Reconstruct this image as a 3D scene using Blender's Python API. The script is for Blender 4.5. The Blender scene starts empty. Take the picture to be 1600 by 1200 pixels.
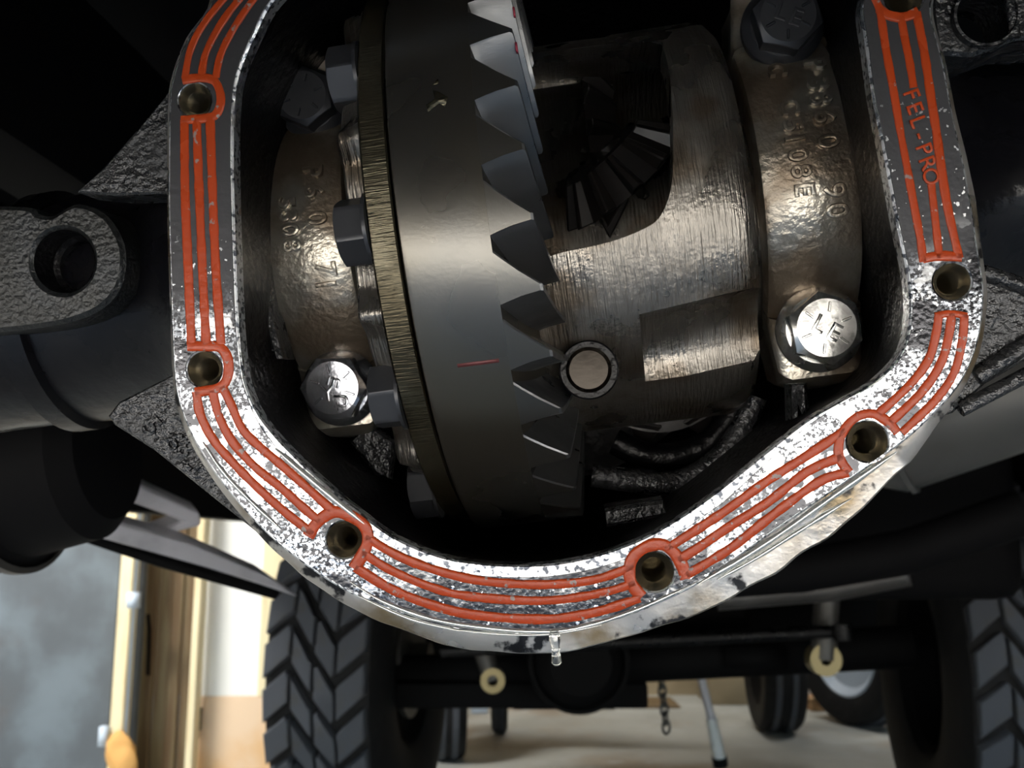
import bpy, bmesh, math, random
from mathutils import Vector, Matrix, noise
random.seed(7)
rad = math.radians
SC = bpy.context.scene
COL = SC.collection
F = 1500.0                                  # focal length in pixels of the 1600 x 1200 frame

# ------------------------------------------------------------------ camera
CAM_H, PITCH = 0.74, 10.0
cd = bpy.data.cameras.new('camera'); cam = bpy.data.objects.new('camera', cd); COL.objects.link(cam)
cam.location = (0, 0, CAM_H); cam.rotation_euler = (rad(90 + PITCH), 0, 0)
cd.sensor_width = 36; cd.sensor_fit = 'HORIZONTAL'; cd.lens = 36 * F / 1600
cd.clip_start = 0.02; cd.clip_end = 200
cd.dof.use_dof = True; cd.dof.focus_distance = 0.375; cd.dof.aperture_fstop = 17
SC.camera = cam
MC = Matrix.Translation((0, 0, CAM_H)) @ Matrix.Rotation(rad(90 + PITCH), 4, 'X')

# ------------------------------------------------------------------ sky, sun, exposure
world = bpy.data.worlds.new('World'); SC.world = world; world.use_nodes = True
wn = world.node_tree.nodes; wl = world.node_tree.links; wn.clear()
sky = wn.new('ShaderNodeTexSky'); sky.sky_type = 'NISHITA'; sky.sun_disc = False
sky.sun_elevation = rad(42); sky.sun_rotation = rad(-70); sky.air_density = 1.2; sky.dust_density = 2.5
bg = wn.new('ShaderNodeBackground'); bg.inputs[1].default_value = 1.0
wo = wn.new('ShaderNodeOutputWorld'); wl.new(sky.outputs[0], bg.inputs[0]); wl.new(bg.outputs[0], wo.inputs[0])
sd = bpy.data.lights.new('sun', 'SUN'); sd.energy = 70; sd.angle = rad(0.6); sd.color = (1, .95, .88)
sun = bpy.data.objects.new('sun', sd); COL.objects.link(sun)
sun.rotation_euler = Vector((-1.0, 0.10, -0.95)).to_track_quat('-Z', 'Y').to_euler()
def fill_light(x, y, z, sx, sy, watts, rot=(0, 0, 0)):  # unseen fill lamps, added to brighten the far floor and left panels
    d = bpy.data.lights.new('fill_light', 'AREA'); d.shape = 'RECTANGLE'; d.size = sx; d.size_y = sy; d.energy = watts; d.color = (1, .97, .92)
    o = bpy.data.objects.new('fill_light', d); COL.objects.link(o); o.location = (x, y, z); o.rotation_euler = rot
fill_light(.6, 4.75, 2.5, 1.4, .3, 30)
fill_light(2.6, 3.2, 2.5, .3, 1.4, 25)
fill_light(-2.3, 1.7, 2.4, 1.2, .3, 150, (rad(40), 0, 0))
vs = SC.view_settings
vs.view_transform = 'Standard'; vs.look = 'None'; vs.exposure = 0.0; vs.gamma = 1.0; vs.use_curve_mapping = False
try:
    SC.cycles.use_denoising = True
    SC.cycles.sample_clamp_indirect = 12
    SC.cycles.max_bounces = 8
except Exception:
    pass

# ------------------------------------------------------------------ the axle's own frame (u right, v up, z toward the viewer)
ROLL, YAW, DIST = 7.217, -5.328, 0.355
RA = Matrix.Rotation(rad(YAW), 3, 'Y') @ Matrix.Rotation(rad(ROLL), 3, 'Z')
OA = Vector((0, 0, -DIST))
AX = MC @ (Matrix.Translation(OA) @ RA.to_4x4())
RT = RA.transposed()
RG, V0, W0, UL, UV = 0.1364, 0.0683, 0.1310, -0.0345, -0.0005   # ring gear radius, axis, back edge, tooth root

def LP(px, py, w=0.0):
    """point of the axle frame on the plane w metres behind the gasket face that lies along a sight line"""
    d = Vector(((px - 800) / F, (600 - py) / F, -1.0))
    s = (-w + (RT @ OA).z) / (RT @ d).z
    return RT @ (d * s - OA)

def WP(px, py, Y):
    """world point at ground distance Y along a sight line"""
    d = MC.to_3x3() @ Vector(((px - 800) / F, (600 - py) / F, -1.0))
    return Vector((0, 0, CAM_H)) + d * (Y / d.y)

# ------------------------------------------------------------------ materials
MATS = {}
def nmat(name, col, rough=.5, metal=0.0, bump=None, rvar=None, cvar=None, spec=.5, coat=0.0, bump2=None, aniso=None):
    """bump / bump2 = (scale, strength, distance[, stretch]); cvar = (scale, colour2, lo, hi); rvar = (scale, rough2, lo, hi)"""
    m = bpy.data.materials.new(name); m.use_nodes = True
    nt = m.node_tree; N = nt.nodes; L = nt.links
    b = N['Principled BSDF']
    b.inputs['Base Color'].default_value = (*col, 1); b.inputs['Roughness'].default_value = rough
    b.inputs['Metallic'].default_value = metal; b.inputs['Specular IOR Level'].default_value = spec
    b.inputs['Coat Weight'].default_value = coat; b.inputs['Coat Roughness'].default_value = .08
    tc = N.new('ShaderNodeTexCoord')
    def nz(scale, detail=4, stretch=None):
        t = N.new('ShaderNodeTexNoise'); t.inputs['Scale'].default_value = scale; t.inputs['Detail'].default_value = detail
        if stretch:
            mp = N.new('ShaderNodeMapping'); mp.inputs['Scale'].default_value = stretch
            L.new(tc.outputs['Object'], mp.inputs[0]); L.new(mp.outputs[0], t.inputs['Vector'])
        else:
            L.new(tc.outputs['Object'], t.inputs['Vector'])
        return t
    def ramp(t, lo, hi):
        r = N.new('ShaderNodeMapRange'); r.inputs[1].default_value = lo; r.inputs[2].default_value = hi
        r.interpolation_type = 'SMOOTHSTEP'
        L.new(t.outputs[0], r.inputs[0]); return r
    if cvar:
        layers = cvar if isinstance(cvar, list) else [cvar]
        prev = None
        for cv in layers:
            r = ramp(nz(cv[0], 5, cv[4] if len(cv) > 4 else None), cv[2], cv[3])
            mx = N.new('ShaderNodeMix'); mx.data_type = 'RGBA'
            if prev: L.new(prev.outputs[2], mx.inputs[6])
            else: mx.inputs[6].default_value = (*col, 1)
            mx.inputs[7].default_value = (*cv[1], 1)
            L.new(r.outputs[0], mx.inputs[0]); prev = mx
        L.new(prev.outputs[2], b.inputs['Base Color'])
    if rvar:
        r = ramp(nz(rvar[0], 4), rvar[2], rvar[3])
        mm = N.new('ShaderNodeMapRange'); mm.inputs[3].default_value = rough; mm.inputs[4].default_value = rvar[1]
        L.new(r.outputs[0], mm.inputs[0]); L.new(mm.outputs[0], b.inputs['Roughness'])
    last = None
    for bb in (bump, bump2):
        if bb:
            bp = N.new('ShaderNodeBump'); bp.inputs['Strength'].default_value = bb[1]; bp.inputs['Distance'].default_value = bb[2]
            L.new(nz(bb[0], 3, bb[3] if len(bb) > 3 else None).outputs[0], bp.inputs['Height'])
            if last: L.new(last.outputs[0], bp.inputs['Normal'])
            last = bp
    if last: L.new(last.outputs[0], b.inputs['Normal'])
    MATS[name] = m
    return m

M_iron = nmat('oily_black_iron', (.0035, .0035, .004), .26, 0, (260, .9, .0016), (40, .45, .4, .6), spec=.2)
M_tube = nmat('wet_black_tube_paint', (.003, .003, .004), .20, 0, (120, .4, .0009), (25, .34, .4, .6), spec=.30)
M_cavity = nmat('housing_inside_black_oil', (.0025, .0025, .003), .34, 0, (180, .8, .0015), None, spec=.2)
M_web = nmat('wet_cast_iron_web', (.040, .041, .043), .18, .6, (330, 1, .0016), (60, .4, .4, .6), spec=.4)
M_ear = nmat('worn_bracket_steel', (.016, .017, .017), .34, .4, (420, .7, .0012), (18, .55, .4, .6), cvar=(60, (.02, .022, .024), .45, .65))
M_flange = nmat('machined_flange_metal', (.72, .74, .77), .24, .92, (520, .6, .0005), (30, .5, .4, .6), cvar=[(420, (.10, .11, .13), .50, .60)])
M_rim = nmat('flange_edge_metal', (.55, .53, .50), .26, .85, (260, .4, .0006), (40, .4, .4, .6), cvar=[(22, (.26, .20, .12), .48, .62), (70, (.03, .03, .032), .58, .64)])
M_gask = nmat('dark_grey_gasket', (.036, .037, .041), .40, .5, (560, .35, .0003), None, spec=.4, bump2=(70, .2, .0010))
def wet_glare_layer(m, y0, y1):
    """smoother oil film on the lower part, its bright reflections painted in as pale specks and smears"""
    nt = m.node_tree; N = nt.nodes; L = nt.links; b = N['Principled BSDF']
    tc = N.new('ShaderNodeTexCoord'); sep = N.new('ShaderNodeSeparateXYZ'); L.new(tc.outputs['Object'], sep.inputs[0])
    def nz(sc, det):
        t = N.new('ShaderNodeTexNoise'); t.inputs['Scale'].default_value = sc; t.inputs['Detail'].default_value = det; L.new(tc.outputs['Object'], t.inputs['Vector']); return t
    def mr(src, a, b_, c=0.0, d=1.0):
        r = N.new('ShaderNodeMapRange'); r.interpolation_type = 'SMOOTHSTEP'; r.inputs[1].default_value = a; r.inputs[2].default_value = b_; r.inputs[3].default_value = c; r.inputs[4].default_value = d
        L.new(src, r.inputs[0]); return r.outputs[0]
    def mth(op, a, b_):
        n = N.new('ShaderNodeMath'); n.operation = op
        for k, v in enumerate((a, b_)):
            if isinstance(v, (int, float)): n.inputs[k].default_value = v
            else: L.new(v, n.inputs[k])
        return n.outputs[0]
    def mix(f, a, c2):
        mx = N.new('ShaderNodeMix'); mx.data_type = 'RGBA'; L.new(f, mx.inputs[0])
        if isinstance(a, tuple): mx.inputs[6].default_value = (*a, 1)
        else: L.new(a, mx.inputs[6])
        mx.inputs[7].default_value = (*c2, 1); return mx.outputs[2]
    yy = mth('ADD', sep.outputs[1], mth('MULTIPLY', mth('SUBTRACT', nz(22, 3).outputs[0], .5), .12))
    # bottom centre stays darker: its dim floor reflection is painted into the colour
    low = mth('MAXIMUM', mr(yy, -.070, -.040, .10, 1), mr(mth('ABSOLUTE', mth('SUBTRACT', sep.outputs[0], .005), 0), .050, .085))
    wet = mth('MULTIPLY', mr(yy, y0, y1), 1.0)                                            # 0 dry, 1 soaked and brightened
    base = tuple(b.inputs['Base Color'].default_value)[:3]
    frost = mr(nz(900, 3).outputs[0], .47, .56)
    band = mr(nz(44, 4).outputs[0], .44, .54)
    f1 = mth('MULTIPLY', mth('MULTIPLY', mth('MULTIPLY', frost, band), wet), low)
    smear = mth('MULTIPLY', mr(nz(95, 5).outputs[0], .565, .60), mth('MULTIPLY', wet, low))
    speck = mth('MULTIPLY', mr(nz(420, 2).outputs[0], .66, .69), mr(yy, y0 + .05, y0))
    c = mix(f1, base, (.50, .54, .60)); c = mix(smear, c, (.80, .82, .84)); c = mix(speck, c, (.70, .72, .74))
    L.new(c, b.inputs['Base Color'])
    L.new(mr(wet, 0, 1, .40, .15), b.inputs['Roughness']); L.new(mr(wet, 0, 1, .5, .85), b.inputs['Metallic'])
wet_glare_layer(M_gask, .046, .010)
M_bead = nmat('red_silicone_bead', (.29, .036, .0075), .30, 0, (420, .4, .0004), (30, .25, .42, .6), cvar=[(300, (.20, .16, .15), .64, .70)], spec=.22)
M_oil = nmat('clear_gear_oil', (.9, .92, .9), .04, 0, (40, .2, .001), spec=.6)
M_oil.node_tree.nodes['Principled BSDF'].inputs['Transmission Weight'].default_value = 1
M_oil.node_tree.nodes['Principled BSDF'].inputs['IOR'].default_value = 1.7
M_gear = nmat('ring_gear_steel', (.114, .111, .103), .26, .9, (600, .12, .0003), (14, .32, .35, .65), cvar=(10, (.115, .105, .085), .4, .62))
M_tooth = nmat('ring_gear_tooth_steel', (.15, .155, .16), .27, .9, (300, .15, .0003, (1, 6, 6)), (40, .42, .4, .6))
M_cap = nmat('brown_oily_cast_cap', (.34, .315, .27), .28, .85, (300, .7, .0008), (50, .45, .4, .6), cvar=(25, (.19, .15, .11), .42, .6), spec=.5)
M_case = nmat('carrier_case_iron', (.19, .178, .16), .26, .88, (500, .5, .0005), (40, .4, .4, .6), cvar=(30, (.12, .095, .07), .45, .65), bump2=(90, .8, .0011, (9, .6, .6)))
M_cflange = nmat('carrier_flange_machined', (.10, .09, .062), .27, .85, (160, .6, .0006, (.4, 8, 8)), cvar=(20, (.055, .046, .028), .45, .6))
M_spider = nmat('spider_gear_dark', (.006, .005, .0045), .35, .0, (200, .3, .0005))
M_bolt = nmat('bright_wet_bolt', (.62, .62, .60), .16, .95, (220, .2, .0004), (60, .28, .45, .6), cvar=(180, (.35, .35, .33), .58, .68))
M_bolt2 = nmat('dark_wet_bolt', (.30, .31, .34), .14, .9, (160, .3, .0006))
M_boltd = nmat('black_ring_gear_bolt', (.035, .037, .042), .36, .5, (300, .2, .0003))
M_thread = nmat('bolt_hole_thread', (.16, .14, .10), .26, .9, (300, .3, .0004))
M_rubber = nmat('tyre_rubber', (.010, .010, .011), .7, 0, (90, .3, .002), cvar=(30, (.016, .016, .016), .5, .7), spec=.2)  # darkened to paint in the shade of the tread grooves
M_tread = nmat('tread_block_rubber', (.060, .066, .078), .7, 0, (70, .3, .002), cvar=(25, (.060, .062, .066), .5, .7), spec=.25)
M_under = nmat('black_chassis_paint', (.0030, .0030, .0034), .75, 0, (30, .2, .003), spec=.09)
M_greymetal = nmat('grey_chassis_steel', (.42, .42, .45), .5, .2, (30, .2, .002), cvar=(12, (.32, .32, .34), .45, .65))
M_muff = nmat('grey_muffler', (.07, .07, .066), .45, .3, (20, .2, .003), cvar=(6, (.04, .038, .035), .4, .65))
M_brass = nmat('tarnished_yellow_steel', (.22, .18, .09), .4, .6, (40, .3, .002))
M_chrome = nmat('bare_steel_bar', (.8, .82, .80), .3, .45, None)
M_conc = nmat('garage_concrete', (.43, .44, .41), .65, 0, (14, .2, .004), (6, .5, .4, .6), cvar=[(1.6, (.36, .31, .25), .48, .66), (9, (.47, .48, .46), .5, .7)])
M_drive = nmat('sunlit_driveway', (.62, .60, .56), .8, 0, (20, .2, .004), cvar=(1.5, (.54, .52, .48), .4, .65))
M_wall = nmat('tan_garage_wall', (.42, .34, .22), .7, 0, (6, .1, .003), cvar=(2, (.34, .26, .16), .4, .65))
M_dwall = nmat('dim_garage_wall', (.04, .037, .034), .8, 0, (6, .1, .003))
M_stop = nmat('dark_light_stop', (.010, .011, .009), .9, 0, (6, .3, .01), spec=.1)  # near black so the added wall hardly shows in reflections
M_ply = nmat('pale_plywood', (.72, .46, .24), .65, 0, (8, .15, .002), cvar=(5, (.78, .58, .40), .4, .65))
M_post = nmat('pale_timber', (.80, .70, .46), .6, 0, (12, .2, .002, (6, 6, .6)), cvar=(9, (.72, .58, .34), .45, .7, (6, 6, .5)))
M_brown = nmat('brown_panel', (.14, .085, .038), .6, 0, (8, .2, .002, (8, 8, .5)), cvar=(7, (.20, .15, .075), .42, .65, (6, 6, .4)))
M_drum = nmat('grey_blue_sheet', (.085, .097, .11), .5, .1, (6, .2, .003), cvar=[(3.5, (.14, .17, .195), .42, .66), (2.5, (.09, .07, .06), .55, .75)])
M_white = nmat('white_sheet', (.88, .88, .85), .5, 0, (6, .05, .001))
M_rust = nmat('rusty_wood', (.34, .17, .07), .7, 0, (8, .2, .002), cvar=(4, (.45, .30, .16), .4, .65))
M_plas = nmat('pale_blue_plastic', (.52, .60, .70), .45, 0, (6, .05, .001))
M_orange = nmat('orange_foam', (.70, .38, .12), .8, 0, (30, .5, .004))
M_paint_red = nmat('red_marking_paint', (.10, .028, .03), .5, .3, (200, .3, .0004))

M_pin = nmat('dark_brown_pin_steel', (.016, .013, .010), .25, .8, (200, .2, .0004))
M_film = nmat('glinting_oil_film', (.55, .56, .54), .08, .7, (60, .3, .0008))
M_dab = nmat('red_paint_dab', (.25, .02, .04), .5, 0, (200, .3, .0004))

# ------------------------------------------------------------------ mesh helpers
def rootobj(name, label, cat, mat4, group=None, kind=None):
    o = bpy.data.objects.new(name, None); COL.objects.link(o)
    o.empty_display_size = .01; o.matrix_world = mat4; o['label'] = label; o['category'] = cat
    if group: o['group'] = group
    if kind: o['kind'] = kind
    return o
ORIG = {}
def thing(name, label, cat, loc=(0, 0, 0), group=None):
    """a thing of the axle, its Empty at loc in the axle frame"""
    o = rootobj(name, label, cat, AX @ Matrix.Translation(loc), group); ORIG[o] = Vector(loc); return o
def wthing(name, label, cat, loc, group=None):
    """a thing of the garage, its Empty at a world point"""
    o = rootobj(name, label, cat, Matrix.Translation(loc), group); ORIG[o] = Vector(loc); return o
def tomesh(name, V, Fc, mat, smooth=True):
    me = bpy.data.meshes.new(name); me.from_pydata([tuple(v) for v in V], [], Fc); me.materials.append(mat)
    bm = bmesh.new(); bm.from_mesh(me); bmesh.ops.remove_doubles(bm, verts=bm.verts, dist=1e-7)
    bmesh.ops.recalc_face_normals(bm, faces=bm.faces); bm.to_mesh(me); bm.free()
    if smooth: me.shade_smooth() if hasattr(me, 'shade_smooth') else None
    return me
def autosm(me, ang=35):
    me.shade_smooth()
    bm = bmesh.new(); bm.from_mesh(me)
    for e in bm.edges:
        if len(e.link_faces) == 2 and e.calc_face_angle(0) > rad(ang): e.smooth = False
    bm.to_mesh(me); bm.free()
    return me
def part(name, VF, mat, parent, smooth=35, label=None, kind=None, mat4=None):
    """mesh child; VF given in the parent's frame of origin (axle or world), or a ready mesh"""
    if isinstance(VF, bpy.types.Mesh):
        me = VF
        if not me.materials: me.materials.append(mat)
        else: me.materials[0] = mat
        me.name = name
    else:
        V, Fc = VF; me = tomesh(name, V, Fc, mat)
    if smooth: autosm(me, smooth)
    o = bpy.data.objects.new(name, me); COL.objects.link(o); o.parent = parent
    base = parent
    off = Vector((0, 0, 0))
    while base is not None:
        if base in ORIG: off = ORIG[base]; break
        base = base.parent
    ch = Matrix.Identity(4) if parent in ORIG else Matrix.Identity(4)
    o.matrix_local = (Matrix.Translation(-off) if parent in ORIG else Matrix.Identity(4)) @ (mat4 or Matrix.Identity(4)) if parent in ORIG else (mat4 or Matrix.Identity(4))
    if label: o['label'] = label
    if kind: o['kind'] = kind
    return o

def catmull(P, closed=True, sub=8):
    n = len(P); out = []
    rng = range(n) if closed else range(n - 1)
    for i in rng:
        if closed: a, b, c, d = P[i - 1], P[i], P[(i + 1) % n], P[(i + 2) % n]
        else: a, b, c, d = P[max(i - 1, 0)], P[i], P[i + 1], P[min(i + 2, n - 1)]
        for k in range(sub):
            t = k / sub
            out.append(tuple(.5 * ((2 * b[j]) + (-a[j] + c[j]) * t + (2 * a[j] - 5 * b[j] + 4 * c[j] - d[j]) * t * t + (-a[j] + 3 * b[j] - 3 * c[j] + d[j]) * t ** 3) for j in range(len(b))))
    if not closed: out.append(tuple(P[-1]))
    return out
def resample(P, n, closed=True):
    Q = list(P) + ([P[0]] if closed else [])
    ds = [0]
    for a, b in zip(Q, Q[1:]): ds.append(ds[-1] + math.hypot(b[0] - a[0], b[1] - a[1]))
    out = []; k = 0
    for i in range(n):
        s = ds[-1] * i / (n if closed else n - 1)
        while k < len(ds) - 2 and ds[k + 1] < s: k += 1
        t = (s - ds[k]) / max(ds[k + 1] - ds[k], 1e-9)
        out.append(tuple(Q[k][j] + (Q[k + 1][j] - Q[k][j]) * t for j in range(len(Q[k]))))
    return out
def normals2(P, closed=True):
    n = len(P); out = []
    for i in range(n):
        a = P[i - 1] if (closed or i > 0) else P[i]
        b = P[(i + 1) % n] if (closed or i < n - 1) else P[i]
        tx, ty = b[0] - a[0], b[1] - a[1]; l = math.hypot(tx, ty) or 1
        out.append((ty / l, -tx / l))
    return out
def loft(loops, cap0=False, cap1=False, closed=True):
    V = []; Fc = []; n = len(loops[0])
    for lp in loops: V += [Vector(p) for p in lp]
    for i in range(len(loops) - 1):
        for j in range(n if closed else n - 1):
            a = i * n + j; b = i * n + (j + 1) % n
            Fc.append((a, b, b + n, a + n))
    if cap0: Fc.append(tuple(range(n)))
    if cap1: Fc.append(tuple(range((len(loops) - 1) * n, len(loops) * n)))
    return V, Fc
def merge(*vfs):
    V = []; Fc = []
    for v, f in vfs:
        o = len(V); V += list(v); Fc += [tuple(i + o for i in x) for x in f]
    return V, Fc
def xform(vf, M): return [M @ Vector(v) for v in vf[0]], vf[1]
def box(c, s, R=None):
    c = Vector(c); V = []
    for x in (-.5, .5):
        for y in (-.5, .5):
            for z in (-.5, .5):
                p = Vector((x * s[0], y * s[1], z * s[2])); V.append(c + (R @ p if R else p))
    return V, [(0, 1, 3, 2), (4, 6, 7, 5), (0, 4, 5, 1), (2, 3, 7, 6), (0, 2, 6, 4), (1, 5, 7, 3)]
def bevmesh(vf, w, seg=2, ang=30):
    me = bpy.data.meshes.new('m'); me.from_pydata([tuple(v) for v in vf[0]], [], vf[1])
    bm = bmesh.new(); bm.from_mesh(me); bpy.data.meshes.remove(me)
    bmesh.ops.remove_doubles(bm, verts=bm.verts, dist=1e-7); bmesh.ops.recalc_face_normals(bm, faces=bm.faces)
    es = [e for e in bm.edges if len(e.link_faces) == 2 and e.calc_face_angle(0) > rad(ang)]
    bmesh.ops.bevel(bm, geom=es, offset=w, segments=seg, affect='EDGES', profile=.6, clamp_overlap=True)
    bm.verts.ensure_lookup_table()
    out = ([v.co.copy() for v in bm.verts], [tuple(v.index for v in f.verts) for f in bm.faces]); bm.free()
    return out
def lathe(prof, n=64, c=(0, 0, 0), axis='X', closedprof=False, ph=0):
    """profile (a, r) turned about an axis through c"""
    V = []; Fc = []; c = Vector(c); m = len(prof)
    for i in range(n):
        t = 2 * math.pi * i / n + ph
        for a, r in prof:
            if axis == 'X': p = Vector((a, r * math.sin(t), r * math.cos(t)))
            elif axis == 'Z': p = Vector((r * math.cos(t), r * math.sin(t), a))
            else: p = Vector((r * math.cos(t), a, r * math.sin(t)))
            V.append(c + p)
    for i in range(n):
        for j in range(m if closedprof else m - 1):
            a = i * m + j; b = ((i + 1) % n) * m + j; j2 = (j + 1) % m - j
            Fc.append((a, b, b + j2, a + j2))
    return V, Fc
def tube(path, r, n=10, caps=True):
    P = [Vector(p) for p in path]; loops = []
    up = None
    for i, p in enumerate(P):
        t = (P[min(i + 1, len(P) - 1)] - P[max(i - 1, 0)]).normalized()
        if up is None: up = t.orthogonal().normalized()
        up = (up - t * up.dot(t)).normalized(); s = t.cross(up)
        rr = r[i] if isinstance(r, (list, tuple)) else r
        loops.append([p + (up * math.cos(2 * math.pi * k / n) + s * math.sin(2 * math.pi * k / n)) * rr for k in range(n)])
    return loft(loops, caps, caps)
def inside_eo(x, y, loops):
    c = False
    for lp in loops:
        n = len(lp); j = n - 1
        for i in range(n):
            xi, yi = lp[i][0], lp[i][1]; xj, yj = lp[j][0], lp[j][1]
            if (yi > y) != (yj > y) and x < (xj - xi) * (y - yi) / (yj - yi) + xi: c = not c
            j = i
    return c
def fill2d(loops, zfront, thick, bev=0.0, res=2):
    """flat plate with holes: outlines (x, y) in the axle frame, front face at zfront, edges eased by bev"""
    from mathutils.geometry import delaunay_2d_cdt
    ins = []
    for k, lp in enumerate(loops):
        area = sum(lp[i - 1][0] * lp[i][1] - lp[i][0] * lp[i - 1][1] for i in range(len(lp)))
        nn = normals2(lp); sg = (1 if area > 0 else -1) * (-1 if k == 0 else 1)
        ins.append([(p[0] + q[0] * sg * bev, p[1] + q[1] * sg * bev) for p, q in zip(lp, nn)])
    vs_ = []; es = []
    for lp in ins:
        o = len(vs_); n = len(lp); vs_ += [Vector((p[0], p[1])) for p in lp]; es += [(o + i, o + (i + 1) % n) for i in range(n)]
    ov, oe, of = delaunay_2d_cdt(vs_, es, [], 0, 1e-9)[:3]
    V = []; Fc = []
    tri = [f for f in of if inside_eo(sum(ov[i].x for i in f) / len(f), sum(ov[i].y for i in f) / len(f), ins)]
    V += [Vector((p.x, p.y, zfront)) for p in ov]; Fc += [tuple(f) for f in tri]
    o = len(V); V += [Vector((p.x, p.y, zfront - thick)) for p in ov]; Fc += [tuple(i + o for i in reversed(f)) for f in tri]
    for lp, li in zip(loops, ins):
        rows = [(li, zfront)] + ([(lp, zfront - bev), (lp, zfront - thick + bev)] if bev > 0 else []) + [(li, zfront - thick)]
        v2, f2 = loft([[Vector((p[0], p[1], z)) for p in l] for l, z in rows])
        o = len(V); V += v2; Fc += [tuple(i + o for i in f) for f in f2]
    return V, Fc
FONTC = {}
def glyph(txt, size, depth, bev=.0002, offset=0):
    key = (txt, size, depth, bev, offset)
    if key not in FONTC:
        cu = bpy.data.curves.new('t', 'FONT'); cu.body = txt; cu.size = size; cu.extrude = depth; cu.bevel_depth = bev; cu.bevel_resolution = 1
        cu.align_x = 'CENTER'; cu.align_y = 'CENTER'; cu.resolution_u = 3; cu.offset = offset
        ob = bpy.data.objects.new('t', cu); COL.objects.link(ob)
        dg = bpy.context.evaluated_depsgraph_get(); dg.update()
        me = bpy.data.meshes.new_from_object(ob.evaluated_get(dg)); bpy.data.objects.remove(ob); bpy.data.curves.remove(cu)
        FONTC[key] = ([v.co.copy() for v in me.vertices], [tuple(p.vertices) for p in me.polygons]); bpy.data.meshes.remove(me)
    return FONTC[key]
def boolean(vfA, vfBs):
    def mko(vf):
        me = bpy.data.meshes.new('b'); me.from_pydata([tuple(v) for v in vf[0]], [], vf[1])
        bm = bmesh.new(); bm.from_mesh(me); bmesh.ops.remove_doubles(bm, verts=bm.verts, dist=1e-7)
        bmesh.ops.recalc_face_normals(bm, faces=bm.faces); bm.to_mesh(me); bm.free()
        o = bpy.data.objects.new('b', me); COL.objects.link(o); return o
    a = mko(vfA); bs = [mko(x) for x in vfBs]
    for b in bs:
        md = a.modifiers.new('b', 'BOOLEAN'); md.operation = 'DIFFERENCE'; md.object = b; md.solver = 'EXACT'
    dg = bpy.context.evaluated_depsgraph_get(); dg.update()
    me = bpy.data.meshes.new_from_object(a.evaluated_get(dg))
    out = ([v.co.copy() for v in me.vertices], [tuple(p.vertices) for p in me.polygons])
    bpy.data.meshes.remove(me)
    for o in [a] + bs:
        m = o.data; bpy.data.objects.remove(o); bpy.data.meshes.remove(m)
    return out
def px2(P, w=0.0): return [LP(p[0], p[1], w) for p in P]
def circ2(cx, cy, r, n=32): return [(cx + r * math.cos(2 * math.pi * i / n), cy + r * math.sin(2 * math.pi * i / n)) for i in range(n)]
def struct(name, vf, mat, smooth=0, label=None, cat=None):
    me = tomesh(name, vf[0], vf[1], mat, False); o = bpy.data.objects.new(name, me); COL.objects.link(o); o['kind'] = 'structure'
    if smooth: autosm(me, smooth)
    o['label'] = label or name; o['category'] = cat or name.split('_')[0]
    return o

# ================================================================== THE SETTING: garage, open door behind the viewer
DOOR_Y, BACK_Y = -1.7, 5.3
struct('floor', box((0, (BACK_Y + DOOR_Y) / 2, -.05), (7.2, BACK_Y - DOOR_Y, .1)), M_conc, label='worn grey and tan concrete garage floor', cat='floor')
struct('driveway', box((0, DOOR_Y - 15, -.06), (60, 30, .1)), M_drive, label='sunlit pale concrete driveway outside the garage', cat='driveway')
struct('wall_back', box((0, BACK_Y + .05, 1.3), (7.2, .1, 2.6)), M_wall, label='tan back wall of the garage', cat='wall')
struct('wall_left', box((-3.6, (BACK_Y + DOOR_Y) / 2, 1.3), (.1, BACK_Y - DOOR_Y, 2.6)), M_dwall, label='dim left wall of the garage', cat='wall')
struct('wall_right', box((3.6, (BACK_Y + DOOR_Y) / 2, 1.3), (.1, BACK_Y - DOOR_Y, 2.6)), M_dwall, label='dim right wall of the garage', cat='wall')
struct('ceiling', box((0, (BACK_Y + DOOR_Y) / 2, 2.65), (7.3, BACK_Y - DOOR_Y + .1, .1)), M_dwall, label='dim garage ceiling', cat='ceiling')
struct('wall_light_stop', box((0, -5.8, .38), (16, .1, .76)), M_stop, label='low dark light stop added beyond the driveway', cat='wall')  # unseen, added to cut off the bright driveway in the reflections
struct('trim_1', box((0, DOOR_Y, 2.4), (7.3, .12, .6)), M_dwall, label='header above the open garage door', cat='trim')

# ================================================================== AXLE HOUSING
OUTER = [  # outline of the gasket face and, third, how far the cast edge behind it stands out (pixels)
 (330, 0, 2), (292, 60, 1), (270, 118, 1), (264, 165, 1), (262, 300, 1), (264, 400, 1), (268, 520, 1), (273, 600, 2), (284, 645, 4), (306, 694, 6), (350, 760, 7),
 (410, 828, 9), (472, 880, 13), (540, 924, 17), (620, 960, 20), (700, 982, 23), (780, 993, 25), (862, 992, 26), (940, 976, 28), (1020, 948, 32), (1100, 908, 40),
 (1200, 838, 52), (1290, 776, 50), (1400, 700, 30), (1455, 652, 14), (1502, 598, 7), (1530, 530, 5), (1538, 455, 4), (1530, 398, 5), (1520, 330, 6), (1508, 262, 6),
 (1490, 180, 4), (1475, 100, 3), (1455, 10, 2)]
INNER = [(428, 0), (398, 55), (374, 112), (366, 160), (364, 230), (365, 300), (368, 400), (372, 500), (377, 560), (384, 600), (402, 643), (426, 676), (456, 708), (500, 750), (560, 800),
 (620, 842), (690, 870), (750, 880), (800, 883), (862, 881), (930, 868), (1000, 843), (1060, 810), (1120, 768), (1200, 704), (1262, 656), (1310, 628), (1362, 598), (1400, 562),
 (1416, 528), (1421, 490), (1420, 450), (1414, 410), (1405, 370), (1392, 300), (1378, 225), (1363, 150), (1353, 75), (1345, 8)]
CX, CY = 880, 295
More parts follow.
